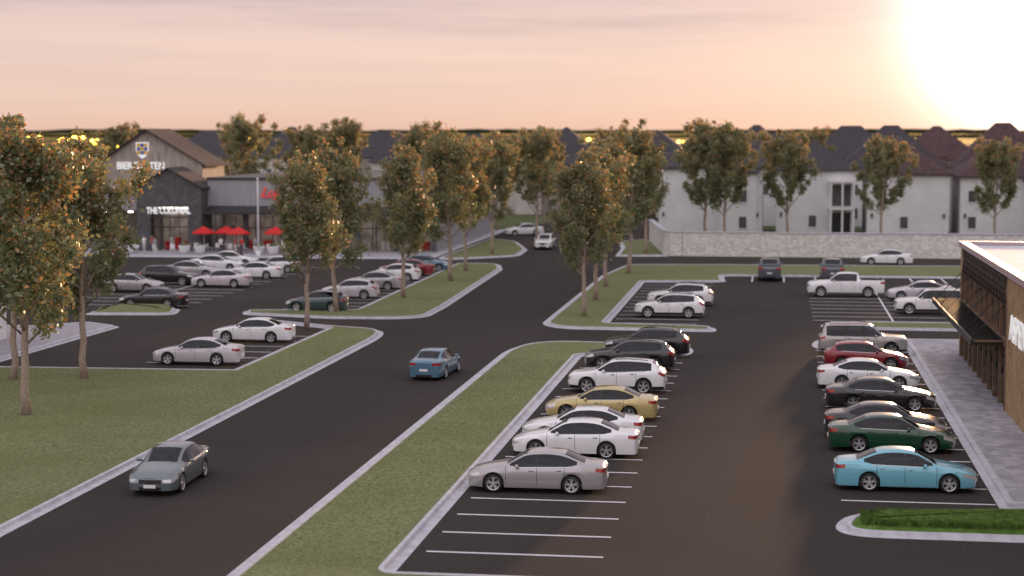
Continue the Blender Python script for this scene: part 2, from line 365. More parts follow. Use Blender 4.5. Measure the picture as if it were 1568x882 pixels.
def build_car(kind):
    S=SPEC[kind]; Ln=S['L']; top=curve(S['top']); belt=curve(S['belt']); plan=curve(S['plan'])
    R_=S['wr']+0.055; zb0=S['zb']; pick=(kind=='pickup')
    xs=set(round(i*0.06,4) for i in range(int(Ln/0.06)+1)); xs|={0,0.02,0.05,0.09,0.14,Ln,Ln-.02,Ln-.05,Ln-.1}
    for c in (S['fx'],S['rx']):
        for k in range(13): xs.add(round(c-R_*math.cos(math.pi*k/12),4))
        xs.add(round(c-R_-.004,4)); xs.add(round(c+R_+.004,4))
    special=[*S['ws'],*S['rw'],*S['sg'],S['bp']-.045,S['bp']+.045]
    for s_ in S['seams']: special+=[s_-.009,s_+.009]
    xs={x for x in xs if all(abs(x-q)>0.012 for q in special)}|set(special)
    if pick: xs|={4.06,4.07,Ln-.09,Ln-.08}
    xs=sorted(x for x in xs if 0<=x<=Ln)
    secs=[]
    for x in xs:
        Wd=plan(x); tp=top(x); be=min(belt(x),tp-.02); zb=zb0
        if x<.5: zb=zb0+.02*(1-x/.5)
        ar=False
        for c in (S['fx'],S['rx']):
            dx=abs(x-c)
            if dx<R_: zb=max(zb,S['wr']+math.sqrt(max(0,R_*R_-dx*dx))); ar=True
        c=sstep((tp-be-.10)/.30)
        if pick and x>4.0: c=0
        fl=0.0
        for cc in (S['fx'],S['rx']): fl=max(fl,0.025*sstep(1-abs(x-cc)/(R_+.25)))
        z5=be; z4=be-.14 if kind!='pickup' else be-.2
        z2=zb+(.035 if ar else .13); z4=max(z4,z2+.02); z3=z2+(z4-z2)*.5
        hw=.86 if not pick else .92
        P=[(.72*Wd,zb-.0),(.95*Wd if not ar else Wd-.03,zb+.0),(Wd*.985+fl,z2),(Wd*.992+fl,z3),(Wd+fl*.5,z4),(Wd*.965,z5)]
        y6=.935*Wd*(c)+(hw*Wd)*(1-c); z6=(z5+.025)*c+(z5+.45*(tp-z5))*(1-c)
        y7=S['roofw']*Wd*c+.76*Wd*(1-c); z7=(tp-.075)*c+(z5+.80*(tp-z5))*(1-c)
        y8=(S['roofw']-.11)*Wd*c+.60*Wd*(1-c); z8=(tp-.022)*c+(tp-.025)*(1-c)
        P+=[(y6,z6),(y7,z7),(y8,z8),(.32*Wd,tp-.004),(0.0,tp)]
        if pick and x>=4.06:
            inb=4.07<=x<=Ln-.09
            e=1.33; zi=.85 if inb else e
            P[6]=(.95*Wd,e-.01);P[7]=(.93*Wd,e);P[8]=(.86*Wd,e if not inb else zi);P[9]=(.4*Wd,zi);P[10]=(0,zi)
        if x==0 or x==Ln: P=[(y*.97,z) for y,z in P]
        secs.append(P)
    b=MB(); ns=len(xs); K=11
    row=[]
    for x,P in zip(xs,secs):
        r=[]
        for (y,z) in P: r.append(len(b.v)); b.v.append((x,y,z))
        l=[]
        for i,(y,z) in enumerate(P):
            if i==K-1: l.append(r[i]); continue
            l.append(len(b.v)); b.v.append((x,-y,z))
        row.append((r,l))
    def addf(f_,m,smo=True): b.f.append(f_); b.m.append(b.mi(m)); b.sm.append(smo)
    b.mi(paint_slot)
    for i in range(ns-1):
        xm=(xs[i]+xs[i+1])/2
        seam=any(abs(xm-s_)<.009 for s_ in S['seams'])
        for k in range(K-1):
            m=paint_slot
            if k==0: m=darkm
            if k==1: m=darkm if S['black'] else paint_slot
            if seam and 2<=k<=5 : m=darkm
            if k==4 and xm<.42: m=lampm
            if k==4 and xm>Ln-.30: m=tailm
            if k==6 and S['sg'][0]<xm<S['sg'][1]: m=darkm if abs(xm-S['bp'])<.045 else carglass
            if k in (8,9) and (S['ws'][0]<xm<S['ws'][1] or S['rw'][0]<xm<S['rw'][1]): m=carglass
            if pick and xm>4.07 and k>=7: m=darkm if xm<Ln-.09 else paint_slot
            for side in (0,1):
                a=row[i][side]; c=row[i+1][side]
                q=(a[k],c[k],c[k+1],a[k+1]) if side==0 else (a[k+1],c[k+1],c[k],a[k])
                addf(q,m)
        addf((row[i][0][0],row[i][1][0],row[i+1][1][0],row[i+1][0][0]),darkm)
    for end in (0,-1):
        x0=xs[end]; r,l=row[end]; sg=-1 if end==0 else 1
        fr=[1,.62,.30,0,-.30,-.62,-1]; grid=[]
        for k in range(K):
            y,z=secs[end][k]; g=[]
            for q in fr:
                if q==1: g.append(r[k])
                elif q==-1: g.append(l[k])
                elif k==K-1: g.append(r[k])
                else:
                    bl=(1-q*q)*.09*(1-.6*(k>5))
                    g.append(len(b.v)); b.v.append((x0+sg*bl,y*q,z))
            grid.append(g)
        for k in range(K-1):
            for c in range(6):
                q=[grid[k][c],grid[k][c+1],grid[k+1][c+1],grid[k+1][c]]
                q2=[]
                for t in q:
                    if t not in q2: q2.append(t)
                if len(q2)<3: continue
                m=paint_slot; outer=c in(0,5)
                if end==0:
                    if k==4: m=lampm if outer else darkm
                    if k in(3,) and not outer: m=darkm if c in(2,3) else paint_slot
                    if k==1 and not outer: m=darkm
                else:
                    if k==4 and outer: m=tailm
                    if k==1 and not outer: m=darkm
                addf(tuple(q2),m)
        zc=(secs[end][2][1]+secs[end][3][1])/2 if end==0 else (secs[end][3][1])
        b.box(*( (x0-.115,x0-.085) if end==0 else (x0+.085,x0+.11)),-.22,.22,zc-.06,zc+.06,plate)
    z4,z5=secs[0][4][1],secs[0][5][1]
    for q in range(3):
        zz=z4+(z5-z4)*(q+.5)/3; b.box(-.10,-.06,-.38,.38,zz-.01,zz+.01,chrome)
    bz=belt(2.5)-.12; x_a,x_b=S['ws'][0]+.05,S['rw'][1]-.1
    b.box(x_a,x_b,-.78,.78,bz-.02,bz,interior)
    b.box(x_a-.1,x_a+.45,-.7,.7,bz+.001,belt(1.6)-.02,interior)
    rows=[S['bp']-.25,min(S['bp']+.85,S['rw'][0]-.1)]
    hr=top(2.7)-.28
    for xr in rows:
        for yy in (-.36,.36):
            b.ellipsoid((xr+.1,yy,bz+.14),(.13,.26,hr-bz-.14),seatm,10,6)
            b.ellipsoid((xr+.16,yy,hr-.02),(.06,.14,.12),seatm,8,5)
    mx=S['ws'][0]+.42; mz=belt(mx)+.08
    for s_ in (-1,1):
        b.ellipsoid((mx,s_*(S['W']+.085),mz),(.07,.12,.075),paint_slot,10,6)
        b.box(mx-.03,mx+.03,min(s_*(S['W']-.08),s_*(S['W']+.02)),max(s_*(S['W']-.08),s_*(S['W']+.02)),mz-.05,mz-.01,darkm)
        for sx in S['seams'][1:3]:
            y0=S['W']*.99+.0; b.box(sx-.28,sx-.10,min(s_*y0,s_*(y0+.03)),max(s_*y0,s_*(y0+.03)),belt(sx)-.13,belt(sx)-.10,chrome if not S['black'] else darkm)
        pts=[(x,s_*(.95*S['W']+.004),belt(x)+.012) for x in np.linspace(S['sg'][0]+.25,S['sg'][1]-.25,12)]
        b.tube(pts,[.012]*12,chrome if not S['black'] else darkm,5)
        if S['black']:
            xa,xb=S['ws'][1]+.3,S['rw'][0]-.2
            pts=[(x,s_*(S['roofw']-.03)*S['W'],top(x)+.035) for x in np.linspace(xa,xb,9)]
            b.tube(pts,[.02]*9,darkm,6)
    wr=S['wr']; tw=.225
    for cx in (S['fx'],S['rx']):
        for s_ in (-1,1):
            yo=s_*(S['W']-.01)
            c=(cx,yo,wr)
            pr=[(-s_*tw,wr*.62),(-s_*tw,wr-.03),(-s_*(tw-.03),wr),(-s_*.03,wr),(0,wr-.03),(s_*.006,wr*.80),(-s_*.01,wr*.74)]
            b.lathe(c,'y',pr,tyre,28)
            b.lathe(c,'y',[(-s_*.01,wr*.74),(s_*.004,wr*.72),(-s_*.012,wr*.66),(-s_*.10,wr*.63)],rim,28)
            b.lathe(c,'y',[(-s_*.10,wr*.64),(-s_*.10,0.001)],darkm,20)
            for q in range(5):
                for dq in (-.13,.13):
                    t=2*math.pi*q/5+.3
                    a1=t+dq*.9; a2=t+dq*1.5
                    d=Vector((math.cos(a2),0,math.sin(a2))); n_=Vector((-math.sin(a2),0,math.cos(a2)))
                    p0=Vector((cx,yo-s_*.02,wr))+Vector((math.cos(a1),0,math.sin(a1)))*.04; p1=Vector((cx,yo-s_*.012,wr))+d*wr*.67
                    hw_=.024
                    b.face([p0-n_*hw_,p1-n_*hw_*1.1,p1+n_*hw_*1.1,p0+n_*hw_],rim)
            b.lathe(c,'y',[(-s_*.03,.06),(-s_*.008,.055),(-s_*.004,0.001)],rim,14)
    b.v=[(x-Ln/2,y,z) for x,y,z in b.v]
    me=b.mesh('car_'+kind)
    bm=bmesh.new(); bm.from_mesh(me)
    bmesh.ops.remove_doubles(bm,verts=bm.verts,dist=0.0005)
    bmesh.ops.recalc_face_normals(bm,faces=bm.faces)
    for e in bm.edges:
        if len(e.link_faces)==2:
            if e.calc_face_angle(0)>R(38) : e.smooth=False
    bm.to_mesh(me); bm.free()
    return me
CARS={k:build_car(k) for k in SPEC}
PAINT={}
def paint(name,col,metal=0.35,rough=0.28):
    if name not in PAINT:
        m=mat('paint_'+name,col,rough,metal,coat=1.0)
        v=coords(m); fl=noise(m,v,0.9,3)
        setc(m,mix(m,ramp(m,fl,[(0.35,(0,0,0)),(0.7,(0.12,0.12,0.12))]),col,tuple(c*0.75 for c in col)))
        PAINT[name]=m
    return PAINT[name]
PC={'silver':((0.44,0.42,0.43),.4),'white':((0.85,0.85,0.86),0),'gold':((0.58,0.46,0.19),.25),'black':((0.012,0.012,0.014),.0),
'sky':((0.18,0.50,0.62),.1),'green':((0.003,0.055,0.022),.0),'red':((0.25,0.010,0.022),.1),'champ':((0.46,0.42,0.40),.3),'blue':((0.09,0.20,0.29),.2),
'greygreen':((0.15,0.18,0.19),.3),'dgreen':((0.05,0.085,0.09),.3),'grey':((0.11,0.12,0.14),.3),'pearl':((0.64,0.60,0.64),.2),'dark':((0.05,0.05,0.06),.3)}
def car(name,kind,x,y,face,col,jit=0.0):
    o=bpy.data.objects.new(name,CARS[kind]); COL.objects.link(o)
    rz={'L':0,'R':math.pi,'S':math.pi/2,'N':-math.pi/2}[face]+jit
    o.location=(x,y,0.008); o.rotation_euler=(0,0,rz)
    c,mt=PC[col]; s=o.material_slots[0]; s.link='OBJECT'; s.material=paint(col,c,mt)
    return o
car('sedan_car','sedan',-22.0,63.0,'S','greygreen',0.03)
car('sedan_car','sedan',-17.9,93.6,'N','blue',-0.06)
car('sedan_car','sedan',-8.45,63.95,'L','silver',.01)
car('sedan_car','sedan',-7.85,71.1,'L','white',-.01)
car('sedan_car','sedan',-7.9,74.3,'L','white',.01)
car('sedan_car','sedan',-7.7,80.4,'L','gold',-.015)
car('suv_car','suv',-7.75,89.0,'L','white')
car('suv_car','suv',-7.8,97.4,'L','black',.01)
car('suv_car','suv',-7.3,103.4,'L','black')
car('sedan_car','sedan',4.75,66.1,'R','sky',.01)
car('sedan_car','sedan',4.75,74.1,'R','green')
car('sedan_car','sedan',4.7,77.3,'R','black',-.01)
car('sedan_car','sedan',4.95,85.2,'R','black',.012)
car('sedan_car','sedan',4.7,92.2,'R','white')
car('hatchback_car','hatch',4.95,99.6,'R','red',.01)
car('suv_car','boxsuv',5.1,106.0,'R','champ')
car('pickup_truck','pickup',5.5,143.5,'L','white')
car('pickup_truck','pickup',-0.5,158.9,'N','grey')
car('pickup_truck','pickup',4.9,159.2,'N','grey')
car('sedan_car','sedan',11.1,141.3,'L','pearl')
car('suv_car','boxsuv',11.0,130.4,'L','white')
car('suv_car','suv',-7.3,125.6,'L','white')
car('suv_car','suv',-7.0,134.0,'L','white')
car('sedan_car','sedan',10.7,178.4,'L','white')
car('sedan_car','sedan',-31.9,107.1,'L','white')
car('sedan_car','sedan',-31.9,96.3,'L','pearl')
car('hatchback_car','hatch',-32.8,126.0,'L','dgreen')
car('hatchback_car','hatch',-32.8,136.2,'L','pearl')
car('sedan_car','sedan',-32.7,144.3,'L','silver')
car('hatchback_car','hatch',-32.8,152.8,'L','white')
car('sedan_car','sedan',-32.9,158.5,'L','red')
car('sedan_car','sedan',-32.4,164.2,'R','blue')
car('sedan_car','sedan',-45.4,126.9,'L','black')
car('sedan_car','sedan',-51.6,139.2,'R','silver')
car('suv_car','suv',-50.9,146.0,'R','black')
car('sedan_car','sedan',-51.4,153.8,'R','silver')
car('sedan_car','sedan',-51.6,161.5,'R','white')
car('sedan_car','sedan',-51.8,167.0,'R','white')
car('sedan_car','sedan',-45.8,144.6,'L','pearl')
car('sedan_car','sedan',-45.6,153.5,'L','white')
car('hatchback_car','hatch',-45.6,160.5,'L','white')
car('suv_car','suv',-25.2,196.5,'S','white')
car('sedan_car','sedan',-31.2,222,'L','white',0.5)
# ------------------------------------------------------------------ trees
def leafmat(name,c1,c2,tr):
    m=bpy.data.materials.new(name); m.use_nodes=True; nt=m.node_tree; p=nt.nodes['Principled BSDF']; p.inputs['Roughness'].default_value=0.42
    p.inputs['Specular IOR Level'].default_value=0.5
    v=coords(m)
    c=ramp(m,noise(m,v,1.3,3),[(0.35,c1),(0.65,c2)]); L(m,c,p.inputs['Base Color'])
    t=N(m,'ShaderNodeBsdfTranslucent'); t.inputs['Color'].default_value=(*tr,1)
    mx=N(m,'ShaderNodeMixShader'); mx.inputs[0].default_value=0.40
    out=[n for n in nt.nodes if n.type=='OUTPUT_MATERIAL'][0]
    L(m,p.outputs[0],mx.inputs[1]); L(m,t.outputs[0],mx.inputs[2]); L(m,mx.outputs[0],out.inputs[0])
    return m
leafA=leafmat('leaf_green',(0.135,0.165,0.085),(0.23,0.265,0.145),(0.32,0.33,0.13))
leafB=leafmat('leaf_sunlit_orange',(0.25,0.175,0.085),(0.37,0.26,0.13),(0.82,0.44,0.16))  # orange leaf colour, used mostly to paint low sun onto crown tops
leafC=leafmat('leaf_pale',(0.31,0.33,0.24),(0.39,0.41,0.30),(0.42,0.37,0.16))
def make_tree(seed,rmax=2.7,H=11.6,lpc=125,ls=0.125):
    rng=np.random.default_rng(seed); rr=random.Random(seed)
    b=MB()
    tp=[];wx=wy=0
    for i in range(13):
        z=H*0.93*i/12; tp.append((wx,wy,z)); wx+=rr.uniform(-.10,.10); wy+=rr.uniform(-.10,.10)
    rad=[0.20 if i==0 else 0.15*(1-i/12)**0.8+.02 for i in range(13)]
    b.tube(tp,rad,bark,9)
    z0=H*0.27
    def prof(t):
        return rmax*(math.sin(math.pi*min(1,max(0,t))**0.75))**0.7*(1 if t<.55 else 1-(t-.55)*0.6)
    centres=[]
    nb=28
    for i in range(nb):
        t=(i+rr.random()*.8)/nb; z=z0*0.88+(H*0.9-z0*0.88)*t*0.92
        k=min(11,int(z/(H*0.93)*12)); base_=Vector(tp[k]); base_.z=z
        az=i*2.4+rr.uniform(-.5,.5)
        ln=max(.7,prof(t*0.8+.12)*rr.uniform(.65,1.3)); up=rr.uniform(.6,1.5)+t*1.1
        pts=[base_];d=Vector((math.cos(az),math.sin(az),up*.6)).normalized()
        for s_ in range(1,5):
            d=(d+Vector((rr.uniform(-.15,.15),rr.uniform(-.15,.15),.16))).normalized()
            pts.append(pts[-1]+d*ln*.34)
        r0=.07*(1-t*.55); b.tube(pts,[r0*(1-.2*q) for q in range(5)],bark,5)
        for s_ in range(2,5): centres.append((pts[s_],rr.uniform(.30,.60)))
        for q in range(2):
            p=pts[2+q]; dd=Vector((rr.uniform(-1,1),rr.uniform(-1,1),rr.uniform(.1,1.2))).normalized()
            e=p+dd*rr.uniform(.5,1.0); b.tube([p,(p+e)/2+Vector((0,0,.05)),e],[.025,.018,.01],bark,4)
            centres.append((e,rr.uniform(.25,.48)))
    for q in range(8): 
        q_=Vector(tp[-1])+Vector((rr.uniform(-.8,.8),rr.uniform(-.8,.8),rr.uniform(-.6,1.1))); b.tube([tp[-2],q_],[.03,.01],bark,4); centres.append((q_,rr.uniform(.2,.34)))
    tv=len(b.v)
    allc=[]
    for c,r in centres:
        n=int(lpc*(r/.5)**1.7)
        g=rng.normal(0,1,(n,3)); g/=np.linalg.norm(g,axis=1)[:,None]; g*= (rng.random(n)**0.5)[:,None]*r*np.array([1.1,1.1,1.15])
        far=rng.random(n)<.12; g[far]*=1.7
        allc.append(g+np.array(c))
    C=np.concatenate(allc); n=len(C)
    a=rng.normal(0,1,(n,3)); a/=np.linalg.norm(a,axis=1)[:,None]
    q=rng.normal(0,1,(n,3)); q[:,2]*=.6; bb=np.cross(a,q); bb/=np.linalg.norm(bb,axis=1)[:,None]
    s1=(ls*rng.uniform(.6,1.25,n))[:,None]; s2=s1*.6
    VV=np.stack([C-a*s1,C-bb*s2,C+a*s1,C+bb*s2],axis=1).reshape(-1,3)
    verts=b.v+[tuple(x) for x in VV.tolist()]
    faces=b.f+[(tv+4*i,tv+4*i+1,tv+4*i+2,tv+4*i+3) for i in range(n)]
    me=bpy.data.meshes.new('tree_%d'%seed); me.from_pydata(verts,[],faces)
    for m in (bark,leafA,leafB,leafC): me.materials.append(m)
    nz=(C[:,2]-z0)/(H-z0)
    u=rng.random(n); mi=np.where(u<0.02+0.32*np.clip(nz,0,1)**1.3,2,np.where(u>.88,3,1))  # orange share grows with height: sunlit crown tops put into leaf colour
    me.polygons.foreach_set('material_index',[0]*len(b.f)+mi.tolist())
    me.polygons.foreach_set('use_smooth',[True]*len(b.f)+[False]*n)
    me.update(); return me
TP=[make_tree(s) for s in (1,2,3,4)]
TQ=[make_tree(s,rmax=3.7,H=12.0,lpc=135,ls=0.15) for s in (11,12,13)]
ti=0
def tree(x,y,h=12,big=False,wd=1.0,name='deciduous_tree'):
    global ti
    P=TQ if big else TP; o=bpy.data.objects.new(name,P[ti%len(P)]); COL.objects.link(o)
    z=0.1; o.location=(x,y,z); s=1.03*h/(12.0 if big else 11.6); o.scale=(s*wd,s*wd,s); o.rotation_euler=(0,0,ti*1.9+.3); ti+=1
for x,y,h in [(-33.7,77,12.9),(-35.7,89,12.2),(-30.4,114,11.0),(-31.1,125,11.6),(-28.5,136,11.2),(-27.7,152,12.8),(-28.3,163,12.0),(-29.5,186,12.0),
              (-13.2,124,10.9),(-13.6,136,11.4),(-13.9,148,11.8),(-13.2,162,13.0),(-13.6,189,12.2),(-39.2,88,12.3)]: tree(x,y,h,wd=1.04)
for x,y,h in [(-8.1,209,13.5),(-5.8,207,12.8),(1.3,210,12.2),(12,210,11.8),(24.9,212,11.2),(-30.8,239,12.6),(-36,231,12.2),(-72,238,14.0),(-60.7,250,13.8),(-65,244,13),
              (-47,236,13),(-27.4,206,12.4),(-23,262,13),(-94,250,13),(34,214,12)]: tree(x,y,h,True)
# ------------------------------------------------------------------ buildings left
def wood(name,c1,c2,axis='x',sc=4.5):
    m=mat(name,c1,0.75); v=coords(m,world=True)
    wv=N(m,'ShaderNodeTexWave'); wv.bands_direction=axis.upper(); wv.wave_profile='SAW'; wv.inputs['Scale'].default_value=sc/ (2*math.pi)*2; wv.inputs['Distortion'].default_value=0.0
    L(m,v,wv.inputs['Vector'])
    vs=coords(m,(3.2,3.2,.35),world=True)
    c=ramp(m,noise(m,vs,1.5,5),[(0.3,c1),(0.7,c2)])
    setc(m,mix(m,ramp(m,wv.outputs['Fac'],[(0.0,(.6,.6,.6)),(0.10,(0,0,0))]),c,tuple(q*.4 for q in c1)))
    return m
woodm=wood('wood_boards',(0.24,0.20,0.17),(0.50,0.43,0.38),'x',2.6)
metalm=wood('ribbed_metal',(0.29,0.29,0.31),(0.37,0.37,0.39),'x',5)
def brick(name,c1,c2,mort,sc=1.0):
    m=mat(name,c1,0.85,spec=.2); bt=N(m,'ShaderNodeTexBrick'); bt.inputs['Color1'].default_value=(*c1,1); bt.inputs['Color2'].default_value=(*c2,1); bt.inputs['Mortar'].default_value=(*mort,1)
    bt.inputs['Scale'].default_value=sc; bt.inputs['Mortar Size'].default_value=.012; bt.inputs['Brick Width'].default_value=.6; bt.inputs['Row Height'].default_value=.25
    g=N(m,'ShaderNodeNewGeometry'); s=N(m,'ShaderNodeSeparateXYZ'); L(m,g.outputs['Position'],s.inputs[0])
    ad=N(m,'ShaderNodeMath'); ad.operation='ADD'; L(m,s.outputs['X'],ad.inputs[0]); L(m,s.outputs['Y'],ad.inputs[1])
    cb=N(m,'ShaderNodeCombineXYZ'); L(m,ad.outputs[0],cb.inputs[0]); L(m,s.outputs['Z'],cb.inputs[1]); L(m,cb.outputs[0],bt.inputs['Vector'])
    nf=ramp(m,noise(m,coords(m,world=True),1.2,5),[(.3,(.75,.75,.75)),(.7,(1.1,1.1,1.1))])
    setc(m,mix(m,1.0,bt.outputs['Color'],nf,'MULTIPLY')); return m
dkbrick=brick('dark_brick',(0.095,0.095,0.10),(0.14,0.14,0.148),(0.055,0.055,0.06),1.6)
tanbrick=brick('tan_brick',(0.36,0.235,0.125),(0.47,0.32,0.18),(0.22,0.17,0.12),1.9)
shingle=noisy('roof_shingle',(0.045,0.037,0.038),(0.08,0.066,0.066),3,0.9,5,.4)
blackm=mat('black_metal',(0.03,0.03,0.032),0.45)
whitem=noisy('white_render',(0.70,0.69,0.71),(0.80,0.79,0.81),0.6,0.85)
lit=mat('interior_light',(1,1,1),0.5,emit=(1.0,0.85,0.7),es=9)
intw=noisy('shop_interior',(0.25,0.21,0.20),(0.75,0.71,0.67),1.2,0.8)
redm=mat('red_fabric',(0.62,0.02,0.02),0.7)
whitet=mat('sign_white',(0.85,0.85,0.85),0.5,emit=(1,1,1),es=0.35)
redt=mat('sign_red',(0.6,0.03,0.03),0.5,emit=(1,.05,.03),es=0.3)
E=empty('wooden_gabled_hall')
b=MB(); x0,x1,xm_,y0,y1=-75.2,-63.2,-69.6,193.0,201.0; ze,zp=9.3,13.0
b.face([(x0,y0,0),(x1,y0,0),(x1,y0,ze),(xm_,y0,zp),(x0,y0,ze)],woodm)
b.face([(x1,y0,0),(x1,y1,0),(x1,y1,ze),(x1,y0,ze)],woodm); b.face([(x0,y1,0),(x0,y0,0),(x0,y0,ze),(x0,y1,ze)],woodm)
b.face([(x1,y1,0),(x0,y1,0),(x0,y1,ze),(xm_,y1,zp),(x1,y1,ze)],woodm); b.obj('walls',E)
b=MB()
def slope(b,xa,za,xb,zb_,ya,yb,t,m):
    b.face([(xa,ya,za),(xb,ya,zb_),(xb,yb,zb_),(xa,yb,za)],m); b.face([(xa,ya,za+t),(xa,yb,za+t),(xb,yb,zb_+t),(xb,ya,zb_+t)],m)
    b.face([(xa,ya,za),(xa,ya,za+t),(xb,ya,zb_+t),(xb,ya,zb_)],m); b.face([(xb,ya,zb_),(xb,ya,zb_+t),(xb,yb,zb_+t),(xb,yb,zb_)],m)
    b.face([(xa,yb,za),(xa,ya,za),(xa,ya,za+t),(xa,yb,za+t)],m)
slope(b,xm_,zp+.02,x1+.5,ze-.3,y0-.5,y1,.2,shingle); slope(b,xm_,zp+.02,x0-.5,ze-.3,y0-.5,y1,.2,shingle); b.obj('roof',E)
text('sign_letters','BIERGARTEN',(-70.3,y0-.12,9.05),(R(90),0,0),1.1,whitet,E,bold=.03,sx=.88)
b=MB()
blue=mat('sign_blue',(0.05,0.12,0.45),.5); yel=mat('sign_yellow',(0.8,0.5,0.05),.5)
pts=[(-.8,.9),(.8,.9),(.8,-.1),(.5,-.7),(0,-1.05),(-.5,-.7),(-.8,-.1)]
b.face([(px*.95-70.1,y0-.08,pz*.95+10.85) for px,pz in pts],whitet)
for i in range(3):
    for j in range(3): 
        b.box(-70.72+i*.42,-70.72+i*.42+.39,y0-.13,y0-.10,10.35+j*.42,10.35+j*.42+.39,blue if (i+j)%2 else yel)
b.obj('shield_sign',E)
E=empty('shop_building')
b=MB(); xa,xb,ya,yb=-61.0,-36.0,188.0,226.0; zt=7.7
b.box(xa,xb,ya+.0,ya+.3,4.3,zt,metalm); b.box(xb-.3,xb,ya+.3,yb,0,zt,metalm); b.box(xa,xb-.3,yb-.3,yb,0,zt,metalm); 
b.box(-90,-68.2,188.5,189,4.3,6.3,metalm)
b.box(xa-.0,xa+.3,ya+.3,yb-.3,0,zt,metalm)
for i,x in enumerate(np.arange(xa,xb+.1,4.15)): b.box(x-.25,x+.25,ya-.05,ya+.28,0,4.298,dkbrick)
b.obj('walls',E)
b=MB(); b.box(xa-.1,xb+.15,ya-.15,yb+.1,zt+.002,zt+.25,blackm); b.box(-90,-68.2,188.2,200,6.302,6.6,blackm)
b.face([(xa+.2,ya-.004,4.9),(xb-1,ya-.004,4.9),(xb-1,ya-2.0,4.3),(xa+.2,ya-2.0,4.3)],blackm)
b.box(xa+.2,xb-1,ya-2.05,ya-1.95,4.05,4.32,blackm)
b.obj('roof',E)
b=MB()
for i,x in enumerate(np.arange(xa+1.5,xb-1,4.4)): b.box(x-.06,x+.06,ya-2.02,ya-1.9,0.15,4.05,blackm)
b.obj('canopy_posts',E)
b=MB(); b.face([(xa+.3,ya+.2,.15),(xb-.3,ya+.2,.15),(xb-.3,ya+.2,4.3),(xa+.3,ya+.2,4.3)],shopglass)
for x in np.arange(xa+.3,xb,1.38): b.box(x-.04,x+.04,ya+.12,ya+.18,.15,4.29,blackm)
b.box(xa+.3,xb-.3,ya+.125,ya+.175,2.5,2.6,blackm)
b.obj('glazing',E)
b=MB(); b.box(xa+.4,xb-.4,ya+5,ya+5.1,.1,4.2,intw); b.box(-60,-37,ya+1.2,ya+4.8,0.09,.12,intw)
for x in np.arange(xa+1,xb-1,2.6): b.box(x,x+1.4,ya+2.0,ya+2.3,4.0,4.1,lit)
for x in np.arange(xa+1,xb-1,2.2): b.box(x,x+.9,ya+2.5,ya+3.1,.12,1.0,redm if int(x)%2 else whitem)
b.box(-90,-68.6,194,194.1,.1,4.2,intw)
for x in np.arange(-89,-70,3): b.box(x,x+.5,190.5,190.8,4.0,4.1,lit)
b.obj('interior',E)
b=MB(); b.face([(-90,188.7,.15),(-68.2,188.7,.15),(-68.2,188.7,4.3),(-90,188.7,4.3)],shopglass)
for x in np.arange(-90,-68.3,1.6): b.box(x-.05,x+.05,188.6,188.66,.15,4.29,blackm)
b.obj('side_glazing',E)
px0,px1,pxm,py0,py1=-68.2,-61.0,-64.6,185.6,191.0; pe,pp=6.9,8.9
b=MB()
b.box(px0,px0+1.5,py0,py0+.5,0,pe,dkbrick); b.box(px1-1.5,px1,py0,py0+.5,0,pe,dkbrick)
b.face([(px0+1.5,py0,4.9),(px1-1.5,py0,4.9),(px1-1.5,py0,pe),(px0+1.5,py0,pe)],dkbrick)
b.face([(px0,py0,pe),(px1,py0,pe),(pxm,py0,pp)],dkbrick)
b.face([(px1,py0+.5,0),(px1,py1,0),(px1,py1,pe),(px1,py0+.5,pe)],dkbrick); b.face([(px0,py1,0),(px0,py0+.5,0),(px0,py0+.5,pe),(px0,py1,pe)],dkbrick)
b.face([(px0+1.5,py0,4.9),(px1-1.5,py0,4.9),(px1-1.5,py0+.5,4.9),(px0+1.5,py0+.5,4.9)],dkbrick)
b.obj('portal_brickwork',E)
b=MB(); slope(b,pxm,pp+.02,px1+.3,pe-.12,py0-.3,py1,.15,shingle); slope(b,pxm,pp+.02,px0-.3,pe-.12,py0-.3,py1,.15,shingle); b.obj('portal_roof',E)
b=MB(); b.face([(px0+1.5,py0+.4,0.1),(px1-1.5,py0+.4,.1),(px1-1.5,py0+.4,4.9),(px0+1.5,py0+.4,4.9)],shopglass)
for x in np.arange(px0+1.5,px1-1.4,1.05): b.box(x-.04,x+.04,py0+.3,py0+.36,.1,4.9,blackm)
b.box(px0+1.5,px1-1.5,py0+.305,py0+.355,2.6,2.72,blackm); b.box(px0+1.5,px1-1.5,py0+.1,py0+.3,3.65,3.8,blackm)
b.box(px0+1.6,px1-1.6,py0+4,py0+4.1,.1,4.8,intw)
b.box(px0+2,px1-2,py0+1.5,py0+2,4.6,4.7,lit)
for q in range(3): b.box(px0+2.3+q*1.1,px0+2.9+q*1.1,py0+2.4,py0+2.9,.1,1.0+.4*(q==1),redm)
b.obj('portal_glazing',E)
text('sign_letters','THE COLONIAL',(pxm,py0-.1,4.4),(R(90),0,0),.95,whitet,E,bold=.03,sx=.72)
text('script_sign','Lupita',(-53.2,ya-.25,6.3),(R(90),0,0),1.5,redt,E,shear=.4,bold=.02)
